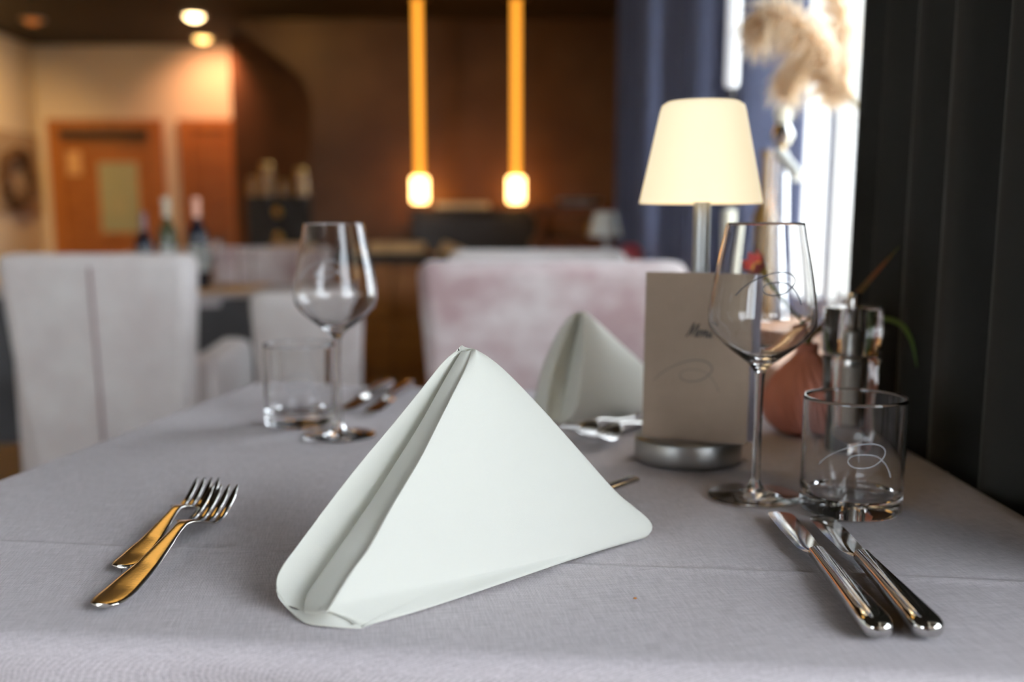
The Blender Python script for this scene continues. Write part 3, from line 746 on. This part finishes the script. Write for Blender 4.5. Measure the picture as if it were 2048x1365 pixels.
# dessert spoon behind the front napkin: only its handle end shows
e = empty('dessert_spoon', at_z(1266, 966, TZ), 0, 'steel spoon lying behind the front napkin, only its handle end showing', 'spoon')
h = MB(); p0 = Vector(at_z(1270, 957, TZ + .015)); d = (at_z(1215, 985, TZ + .010) - p0); d.z = 0; d.normalize()
ang = -math.atan2(d.x, d.y); e.rotation_euler.z = ang; e.location = (p0.x, p0.y, TZ)
loft(h, [(0, 0, .0150, .0050, .0018), (0, .002, .0150, .0066, .0024), (0, .02, .0140, .0064, .0024), (0, .05, .0120, .0048, .0020), (0, .08, .0075, .0036, .0018), (0, .092, .005, .0034, .0018)], 12)
h.build('handle', M['steel_soft'], e, sharp=60)
h = MB(); loft(h, [(0, .09, .005, .003, .0012), (0, .098, .0035, .009, .0012), (0, .108, .0025, .013, .0011), (0, .120, .0025, .013, .0011), (0, .130, .0035, .009, .0011), (0, .135, .0045, .003, .001)], 12)
h.build('bowl', M['steel'], e, sharp=60)

# ------------------------------------------------------------------ glasses
SW = [(205, 580), (280, 510), (380, 450), (480, 415), (560, 408), (620, 425), (650, 465), (630, 510), (570, 555), (490, 572), (430, 560), (408, 525), (440, 492), (510, 480), (590, 492), (650, 540), (690, 600), (705, 640)]
SWN = [((x - 205) / 500 - .5, -((y - 408) / 232 - .5) * .464) for x, y in SW]     # width 1, height .464
def swirl_curve(n=90): return cr_spline([Vector((x, y, 0)) for x, y in SWN], n)
def rad_at(prof, z):
    for (r0, z0), (r1, z1) in zip(prof, prof[1:]):
        if z0 <= z <= z1: return r0 + (r1 - r0) * (z - z0) / max(1e-9, z1 - z0)
    return prof[-1][0]
def wrap_swirl(prof, zc, width, yaw, r=.0004):
    mb = MB(); c = []
    for p in swirl_curve():
        z = zc + p.y * width; R = rad_at(prof, z) + .00025; a = -math.pi / 2 + yaw + p.x * width / R
        c.append(Vector((R * math.cos(a), R * math.sin(a), z)))
    mb.tube(c, r, 6); return mb
def dense(prof, n=4):
    out = []
    for i in range(len(prof) - 1):
        p0 = Vector((*prof[max(i - 1, 0)], 0)); p1 = Vector((*prof[i], 0)); p2 = Vector((*prof[i + 1], 0)); p3 = Vector((*prof[min(i + 2, len(prof) - 1)], 0))
        for k in range(n):
            f = k / n
            q = .5 * ((2 * p1) + (p2 - p0) * f + (2 * p0 - 5 * p1 + 4 * p2 - p3) * f * f + (3 * p1 - p0 - 3 * p2 + p3) * f ** 3)
            out.append((max(q.x, .0002), q.y))
    out.append(prof[-1]); return out
BOWL_OUT = [(.0046, .102), (.0075, .107), (.0150, .1130), (.0280, .1230), (.0385, .1335), (.0422, .1430), (.0416, .1560), (.0378, .1800), (.0330, .2030), (.0298, .2195)]
BOWL_IN = [(.0290, .2195), (.0322, .2030), (.0370, .1800), (.0408, .1560), (.0413, .1435), (.0374, .1345), (.0270, .1245), (.0140, .1160), (.0060, .1135), (.0002, .1130)]
STEM = [(.0075, .0075), (.0048, .0125), (.0038, .022), (.0034, .045), (.0033, .075), (.0038, .095), (.0046, .102)]
FOOT = [(.0002, .0004), (.036, .0002), (.0378, .0007), (.0378, .0014), (.036, .0018), (.025, .0025), (.014, .0040), (.0075, .0075)]
def wine_glass(x, y, lab, yaw=0, em='etch'):
    e = empty('wine_glass', (x, y, TZ), 0, lab, 'wine glass')
    MB().lathe(FOOT, 64).build('foot', M['glass'], e, sharp=None)
    MB().lathe(dense(STEM), 32).build('stem', M['glass'], e, sharp=None)
    prof = dense(BOWL_OUT, 5) + [(.0294, .2199)] + dense(BOWL_IN, 5)
    o = MB().lathe(prof, 80).build('bowl', M['glass'], e, sharp=None)
    # normals of open shells must point out of the glass body
    tag(wrap_swirl(dense(BOWL_OUT, 5), .171, .052, yaw - .11, .00045).build('swirl_emblem', M[em], e), 'fine grey looping swirl line on the bowl')
    return e
wine_glass(.1975, .788, 'tall clear wine glass with swirl emblem standing before the lit lamp', yaw=-.02, em='etch_dark')
wine_glass(-.180, 1.022, 'clear wine glass standing at the far left setting, in front of the side chair', yaw=-.1)
TH_ = .0895
def tumbler(x, y, lab, yaw):
    h = TH_; r = .0382
    out = [(.0002, .0008), (r - .006, .0004), (r - .0016, .0010), (r - .0004, .0026), (r - .0002, .006), (r, .0075), (r, .012), (r, .05), (r, h - .003), (r, h - .0012)]
    prof = out + [(r - .0006, h), (r - .0014, h), (r - .0019, h - .0012), (r - .0019, h - .003), (r - .0019, h - .01), (r - .0022, .05), (r - .0022, .024), (r - .0023, .021), (r - .0026, .019), (r - .0040, .0150), (r - .010, .0128), (r - .022, .0118), (.0002, .0114)]
    e = empty('water_tumbler', (x, y, TZ), 0, lab, 'tumbler')
    MB().lathe(prof, 80).build('glass_body', M['glass'], e, sharp=50)
    tag(wrap_swirl([(r, 0), (r, h)], .0475, .056, yaw).build('swirl_emblem', M['etch'], e), 'fine pale looping swirl line etched on the side')
    return e
tumbler(.2618, .750, 'clear water tumbler with swirl emblem at the front right behind the knives', yaw=-.28)
tumbler(-.234, 1.086, 'clear water tumbler at the far left setting, left of the wine glass', yaw=0)

# ------------------------------------------------------------------ table lamps
def table_lamp(x, y, z, shade_m, lab, s=1):
    e = empty('table_lamp', (x, y, z), 0, lab, 'lamp')
    MB().lathe([(.0005, .0005), (.0480, .0005), (.0492, .002), (.0498, .005), (.0498, .0205), (.0485, .0232), (.0470, .0238), (.0005, .0238)], 72).build('base', M['alu'], e, sharp=50)
    MB().lathe([(.0005, .0238), (.0078, .0238), (.0078, .0245), (.0076, .25), (.0005, .25)], 24, c=(.008, .006, 0)).build('pole', M['alu_pole'], e, sharp=50)
    MB().lathe([(.0005, .0236), (.0105, .0236), (.0110, .0242), (.0104, .0247), (.0005, .0247)], 24, c=(-.030, .004, 0)).build('button', M['steel_soft'], e)
    zb, zt = .2370, .3265
    prof = [(.0552, zb), (.0546, zb + .003), (.0382, zt - .0095), (.0364, zt - .0035), (.0320, zt - .0006), (.020, zt), (.0005, zt)]
    inn = [(.0005, zt - .002), (.031, zt - .003), (.0358, zt - .010), (.0530, zb + .0005)]
    MB().lathe(prof + inn + [(.0552, zb)], 72, c=(.006, .004, 0)).build('lamp_shade', shade_m, e, sharp=60)
    return e
LX, LY = .1650, .918
table_lamp(LX, LY, TZ, M['shade_lit'], 'lit table lamp with cream cone shade behind the menu card')
point(LX + .009, LY + .006, TZ + .262, .10, (1, .72, .40), .02)
l2 = table_lamp(at(1207, 450, 3.2).x, 3.2, .72, M['shade_off'], 'small unlit white table lamp on the distant table at centre right'); l2.scale = (.95, .95, .87)

# ------------------------------------------------------------------ menu card
A0 = Vector((.1195, .902, TZ + .0245)); A1 = Vector((.2085, .868, TZ + .0245)); HH = .1515
ux = (A1 - A0); wd = ux.length; ux.normalize(); nrm = Vector((ux.y, -ux.x, 0)).normalized()
if nrm.y > 0: nrm = -nrm
e = empty('menu_card', (A0.x, A0.y, A0.z), math.atan2(ux.y, ux.x), 'beige folded menu card with swirl emblem leaning on the lit lamp', 'menu')
lean = .004
def leanz(z): return lean * z / HH
MB().add([(0, 0, 0), (wd, 0, 0), (wd, leanz(HH), HH), (0, leanz(HH), HH), (0, .0006, 0), (wd, .0006, 0), (wd, .0006 + leanz(HH), HH), (0, .0006 + leanz(HH), HH)],
    [(0, 1, 2, 3), (7, 6, 5, 4), (0, 4, 5, 1), (1, 5, 6, 2), (2, 6, 7, 3), (3, 7, 4, 0)]).build('front_cover', M['paper'], e, False)
bx, by = wd * 1.0, .0165
MB().add([(.0005, .001, 0), (bx + .006, by, 0), (bx + .006, by, HH * .995), (.0005, .001 + lean, HH * .995), (.0005, .0016, 0), (bx + .006, by + .0006, 0), (bx + .006, by + .0006, HH * .995), (.0005, .0016 + lean, HH * .995)],
    [(0, 1, 2, 3), (7, 6, 5, 4), (0, 4, 5, 1), (1, 5, 6, 2), (2, 6, 7, 3), (3, 7, 4, 0)]).build('back_cover', M['paper_back'], e, False)
mb = MB()
def oncard(x, z, off=.0002): return Vector((x, leanz(z) - off, z))
c = [oncard(wd * .41 + p.x * wd * .625, HH * .395 + p.y * wd * .625) for p in swirl_curve()]
rad = [.00028 + .00030 * math.sin(math.pi * min(1, k / 60)) for k in range(len(c))]
# flat ribbon
def ribbon(mb, pts, rads):
    L_, R_ = [], []
    for i, p in enumerate(pts):
        t = (pts[min(i + 1, len(pts) - 1)] - pts[max(i - 1, 0)]).normalized(); nn = Vector((-t.z, 0, t.x))
        L_.append(p + nn * rads[i]); R_.append(p - nn * rads[i])
    mb.grid([L_, R_])
ribbon(mb, c, rad)
tag(mb.build('swirl_emblem', M['ink_grey'], e, False), 'grey looping swirl line printed on the card')
# the word Menü in a slanted script
TXT = {'M': ([[(0, .05), (.05, 0), (.14, .2), (.32, .95), (.36, 1.0), (.37, .5), (.36, .05)], [(.36, .05), (.55, .6), (.74, 1.0), (.70, .5), (.70, .06), (.76, 0), (.84, .08)]], .80),
       'e': ([[(0, .1), (.12, .22), (.28, .38), (.26, .5), (.15, .48), (.06, .3), (.08, .08), (.18, 0), (.34, .1)]], .34),
       'n': ([[(0, .1), (.10, .42), (.14, .48), (.10, .2), (.06, 0)], [(.06, 0), (.16, .32), (.28, .48), (.34, .42), (.30, .15), (.33, 0), (.42, .08)]], .42),
       'u': ([[(0, .1), (.12, .46), (.07, .15), (.12, 0), (.22, .08), (.34, .46)], [(.34, .46), (.30, .12), (.35, 0), (.44, .08)], [(.15, .66), (.16, .72), (.17, .70)], [(.31, .66), (.32, .72), (.33, .70)]], .44)}
mb = MB(); xx = 0; sc_ = .0118; x0 = wd * .395; z0 = HH * .625
for ch in 'Menu':
    strokes, adv = TXT[ch]
    for s in strokes:
        q = cr_spline([Vector((x, y, 0)) for x, y in s], 16)
        q = [oncard(x0 + (xx + p.x + .28 * p.y) * sc_, z0 + p.y * sc_, .0003) for p in q]
        ribbon(mb, q, [.00042 + .00022 * math.sin(math.pi * i / 15) for i in range(16)])
    xx += adv
tag(mb.build('menu_lettering', M['ink'], e, False), 'black script lettering reading the German word for menu')

# ------------------------------------------------------------------ pepper mill
mx, my = .3265, .955
e = empty('pepper_mill', (mx, my, TZ), 0, 'clear acrylic pepper mill with steel knob beside the dark curtain', 'mill')
z1 = at(1697, 706, my).z - TZ; z2 = at(1697, 614, my).z - TZ; z3 = at(1697, 586, my).z - TZ
r = .0278
MB().lathe([(.0002, .0006), (r - .001, .0006), (r, .002), (r, .02), (r - .002, .04), (r - .002, z1 - .012), (r - .0005, z1 - .004), (r - .002, z1 - .0015), (.0115, z1 - .0012), (.0115, .024), (.0002, .024)], 64).build('lower_body', M['acrylic'], e, sharp=40)
MB().lathe([(.0085, z1 + .0006), (r - .001, z1 + .0006), (r, z1 + .002), (r, z2 - .002), (r - .001, z2), (.0085, z2)], 64, closed=True).build('upper_body', M['acrylic'], e, sharp=40)
MB().lathe([(.0002, z2 + .0003), (.0062, z2 + .0003), (.0062, z3 - .001), (.0055, z3), (.0002, z3)], 32).build('knob', M['steel'], e, sharp=50)
MB().lathe([(.0002, .026), (.0085, .026), (.0085, z1 - .012), (.0002, z1 - .012)], 32).build('peppercorn_core', M['ceramic'], e, sharp=50)
MB().lathe([(.0002, z1 + .001), (.0078, z1 + .001), (.0078, z1 + .022), (.0035, z1 + .024), (.0035, z2), (.0002, z2)], 32).build('spindle', M['alu'], e, sharp=50)

# ------------------------------------------------------------------ ribbed vase with flower
vx, vy = .308, 1.035
e = empty('ribbed_vase', (vx, vy, TZ), 0, 'round terracotta pink ribbed bud vase behind the pepper mill', 'vase')
zt = at(1630, 688, vy).z - TZ
S = zt / .11
prof = [(.012, .0005), (.018, .0005), (.030, .006), (.039, .018), (.0425, .034), (.041, .050), (.034, .068), (.024, .083), (.015, .094), (.0115, .102), (.0125, .110), (.0095, .110), (.009, .10), (.014, .088)]
prof = [(r_, z_ * S) for r_, z_ in dense(prof, 3)]
def rib(a, z):
    k = math.sin(math.pi * min(1, max(0, z / (.1 * S)))) ** .6 if 0 < z < .1 * S else 0
    return 1 + .06 * k * math.cos(22 * (a + z * 9))
MB().lathe(prof, 176, rfun=rib).build('vase_body', M['vase'], e, sharp=None)
# flower
vt = Vector((vx, vy, TZ + zt))
f0 = at(1522, 545, .985)
fl = empty('red_flower', tuple(vt), 0, 'crimson flower on a thin curved stem leaning left out of the ribbed vase', 'flower')
inv = -vt
pth = cr_spline([vt - Vector((0, 0, .03)), vt, at(1600, 640, 1.02), at(1560, 590, 1.0), f0], 20)
MB().tube([p + inv for p in pth], .0019, 8).build('stem', M['green'], fl)
ax = (f0 - at(1560, 590, 1.0)).normalized(); sx = ax.cross(Vector((0, 1, 0))).normalized(); sy = sx.cross(ax)
for k in range(13):
    a_ = 2 * math.pi * k / 13 * 1.0; ring = k % 2
    out = sx * math.cos(a_) + sy * math.sin(a_); side = ax.cross(out).normalized()
    rows = []
    for j in range(6):
        t = j / 5; w = .0052 * math.sin(math.pi * (.12 + .85 * t)) ** .8
        c_ = f0 + inv + out * (.003 + .012 * t * (1 - .3 * t)) + ax * (.002 + (.019 - ring * .006) * t)
        rows.append([c_ - side * w, c_ + out * .0012, c_ + side * w])
    MB().grid(rows).build('petal', M['petal'], fl)
FCM = MB().lathe([(.0005, -.004), (.006, -.003), (.008, .004), (.006, .010), (.0005, .013)], 14)
fc = FCM.build('flower_centre', M['petal_mid'], fl)
fc.location = f0 + inv; fc.rotation_euler = ax.to_track_quat('Z', 'Y').to_euler()
def blade_leaf(name, pts, w, m, lab, base):
    c_ = cr_spline(pts, 18); mb = MB(); rows = []
    for i, p in enumerate(c_):
        t = i / 17; ww = w * math.sin(math.pi * (.08 + .9 * t)) ** .7
        tt = (c_[min(i + 1, 17)] - c_[max(i - 1, 0)]).normalized(); s = tt.cross(Vector((0, 1, 0))).normalized()
        rows.append([p - s * ww - base, p + Vector((0, .0015, 0)) - base, p + s * ww - base])
    o = mb.grid(rows).build(name, m, None); o.location = base; m_ = o.modifiers.new('t', 'SOLIDIFY'); m_.thickness = .0006
    tag(o, lab, 'leaf'); return o
blade_leaf('long_leaf', [vt + Vector((0, .0, -.02)), vt + Vector((.006, .001, .01)), at(1712, 590, 1.035), at(1748, 550, 1.03), at(1800, 492, 1.0)], .0030, M['redleaf'], 'narrow reddish leaf rising right from the ribbed vase', vt)
blade_leaf('long_leaf', [vt + Vector((0, .0, -.02)), vt + Vector((.004, .003, .01)), at(1740, 640, 1.04), at(1795, 645, 1.02), at(1822, 680, 1.0), at(1834, 735, .99)], .0030, M['green'], 'faint green leaf arching in front of the dark curtain', vt)

# ------------------------------------------------------------------ things on the window board
SZ = .75
# tall vase with pampas
px_, Y_ = 1697, 1.50
q = at(1705, 740, Y_); tvx = q.x
zt = at(1690, 240, Y_).z - SZ
e = empty('tall_glass_vase', (tvx, Y_, SZ), 0, 'tall clear glass vase holding pampas on the window board', 'vase')
MB().lathe([(.0003, .0005), (.036, .0005), (.038, .003), (.038, .03), (.030, .12), (.024, .25), (.023, zt - .03), (.029, zt), (.0270, zt), (.021, zt - .03), (.022, .25), (.028, .12), (.035, .03), (.030, .015), (.0003, .012)], 48).build('vase_body', M['glass'], e, sharp=60)
def pampas(pts, lab, wid, dens, L=.05):
    base = Vector((tvx, Y_, SZ + .02))
    c_ = cr_spline(pts, 40)
    e = empty('pampas_grass', tuple(base), 0, lab, 'dried grass', 'pampas stems in the tall glass vase')
    MB().tube([p - base for p in c_], [.0022 - .0015 * i / 39 for i in range(40)], 6).build('stem', M['pstem'], e)
    mb = MB(); n0 = 14
    for k in range(dens):
        t = random.random(); i = int(n0 + t * (39 - n0)); p = c_[i]
        tg = (c_[min(i + 1, 39)] - c_[max(i - 1, 0)]).normalized()
        d = Vector((random.gauss(0, 1), random.gauss(0, 1), random.gauss(0, 1))); d = (d - tg * d.dot(tg)).normalized()
        ln = L * (.35 + .8 * random.random()) * (math.sin(math.pi * (.1 + .85 * t)) ** .6)
        d = (tg * .9 + d * wid).normalized()
        q1 = p + d * ln * .5; q2 = p + d * ln + Vector((0, 0, -.35 * ln)); s = d.cross(Vector((random.random(), random.random(), .3))).normalized() * .0009
        mb.add([p - s - base, p + s - base, q1 + s * 1.3 - base, q1 - s * 1.3 - base, q2 - base], [(0, 1, 2, 3), (3, 2, 4)])
    o = mb.build('plume', M['pampas'], e, sharp=None); o['kind'] = 'stuff'
top = Vector((tvx - .006, Y_, SZ + zt)); bot = Vector((tvx, Y_, SZ + .03))
pampas([bot, bot.lerp(top, .5), top, at(1668, 170, 1.5), at(1640, 110, 1.48), at(1600, 60, 1.46), at(1545, 30, 1.44), at(1508, 72, 1.43)], 'pampas stem whose plume droops furthest left, towards the lamp', .95, 1500, .075)
pampas([bot, bot.lerp(top, .5), top, at(1672, 190, 1.5), at(1650, 150, 1.5), at(1622, 130, 1.5), at(1590, 150, 1.48), at(1572, 185, 1.47)], 'short pampas stem whose plume hangs low, just above the vase', .9, 1000, .06)
pampas([bot, bot.lerp(top, .5), top, at(1690, 170, 1.5), at(1688, 90, 1.5), at(1676, 20, 1.5), at(1660, -60, 1.5), at(1640, -130, 1.5)], 'upright tan pampas stem nearest the dark curtain', .7, 1200, .055)

def sillpos(px, Y): return at(px, 600, Y).x
# glass oil bottle with ball neck and spout
Y_ = 1.76; x_ = sillpos(1551, Y_)
def zz_(py): return at(1551, py, Y_).z - SZ
e = empty('oil_bottle', (x_, Y_, SZ), 0, 'slender clear glass bottle with ball neck and chrome spout', 'bottle')
MB().lathe([(.0003, .0005), (.026, .0005), (.028, .004), (.026, .06), (.018, .14), (.013, zz_(340)), (.012, zz_(305)), (.010, zz_(305)), (.011, zz_(340)), (.016, .14), (.024, .06), (.025, .008), (.0003, .006)], 32).build('bottle_body', M['glass'], e, sharp=60)
zb = zz_(270); MB().lathe([(.0005, zb - .021), (.012, zb - .017), (.020, 0 + zb), (.012, zb + .017), (.0005, zb + .021)], 24).build('ball', M['steel'], e)
MB().lathe([(.0005, zz_(252)), (.010, zz_(252)), (.014, zz_(235)), (.013, zz_(216)), (.0005, zz_(211))], 20).build('stopper', M['candle'], e)
MB().lathe([(.006, zz_(306)), (.006, zb - .018)], 12, cap=True).build('neck_ring', M['gold'], e)
s0 = at(1558, 305, Y_) - Vector((x_, Y_, SZ)); s1 = at(1598, 355, Y_ - .05) - Vector((x_, Y_, SZ))
MB().tube([s0, s1], .010, 12).build('spout', M['shade_off'], e)
Y_ = 1.88; x_ = sillpos(1522, Y_)
bottle(x_, Y_, SZ, at(1522, 300, Y_).z - SZ, .024, M['btl_brown'], M['btl_brown'], 'amber glass bottle on the window board left of the oil bottle', label=False)
Y_ = 2.02; x_ = sillpos(1452, Y_)
e = empty('candle_holder', (x_ + .0, Y_, SZ), 0, 'ivory candle in a slim holder under the lit lamp shade', 'candle')
MB().lathe([(.0005, .0005), (.019, .0005), (.019, .006), (.006, .012), (.005, .04), (.013, .05), (.012, .055), (.0005, .055)], 20).build('holder', M['gold'], e)
MB().lathe([(.0005, .055), (.0105, .055), (.0135, at(1452, 420, Y_).z - SZ), (.0005, at(1452, 416, Y_).z - SZ)], 16).build('candle', M['candle'], e)
# hanging white glass tube pendant between the drapes
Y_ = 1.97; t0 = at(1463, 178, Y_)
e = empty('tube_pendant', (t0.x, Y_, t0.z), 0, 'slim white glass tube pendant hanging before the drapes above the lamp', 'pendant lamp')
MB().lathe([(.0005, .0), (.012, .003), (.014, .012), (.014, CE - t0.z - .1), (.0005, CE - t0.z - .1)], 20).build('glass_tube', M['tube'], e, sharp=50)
MB().lathe([(.0005, -.020), (.005, -.018), (.006, 0), (.0005, .001)], 12).build('tip', M['black'], e)
MB().lathe([(.004, CE - t0.z - .1), (.004, CE - t0.z)], 8, cap=True).build('cord', M['black'], e)

# ------------------------------------------------------------------ curtains
def curtain(name, plan, z0, z1, m, lab, sag=.0, n=None):
    pts = cr_spline([Vector((x, y, 0)) for x, y in plan], n or len(plan) * 8)
    rows = []
    for j in range(13):
        v = j / 12; rows.append([Vector((p.x + sag * math.sin(v * 5 + p.y * 9), p.y, z0 + (z1 - z0) * v)) for p in pts])
    o = MB().grid(rows).build(name, m, None, sharp=None)
    md = o.modifiers.new('t', 'SOLIDIFY'); md.thickness = .002
    tag(o, lab, 'curtain'); return o
plan = []; y = 1.215; k = 0; SC_ = .70
xs = [.436, .400, .446, .470, .412, .404, .456, .480, .418, .400, .430, .474, .462, .404, .398, .450, .484, .420, .402, .440, .480, .440, .404, .45, .486, .408, .43, .478, .400, .455, .482, .41, .44, .47]
for x in xs:
    plan.append((x, y)); y -= (.034, .026, .03, .042, .02)[k % 5] * SC_; k += 1
curtain('dark_curtain', plan, .02, 2.62, M['curtain'], 'heavy charcoal curtain hanging beside the right edge of the laid table', sag=.002)
def folds(y0, y1, xc, amp, step):
    plan = []; y = y0; s = 1
    while y < y1: plan.append((xc + amp * s * random.uniform(.6, 1.1), y)); y += step * random.uniform(.7, 1.3); s = -s
    return plan
curtain('navy_drape', folds(2.05, 2.55, .525, .058, .065), .77, 2.62, M['drape'], 'navy drape gathered to the right of the white tube pendant')
curtain('navy_drape', folds(2.70, 3.35, .525, .058, .065), .77, 2.62, M['drape'], 'navy drape with bluish lit folds directly behind the lit lamp')
curtain('navy_drape', folds(3.60, 4.75, .525, .058, .065), .77, 2.62, M['drape'], 'furthest navy drape with pale blue folds left of the lit lamp')

# small red flower pot on distant table
p = at(1278, 520, 3.15)
e = empty('posy_vase', (p.x - .02, 3.2, .72), 0, 'small white vase with a red bloom beside the unlit lamp', 'vase')
MB().lathe([(.0005, 0), (.025, 0), (.035, .04), (.018, .09), (.02, .11), (.0005, .11)], 20).build('vase_body', M['ceramic'], e)
MB().lathe([(.0005, .10), (.03, .13), (.036, .155), (.02, .18), (.0005, .185)], 14, rfun=lambda a, z: 1 + .15 * math.cos(6 * a)).build('bloom', M['petal'], e)
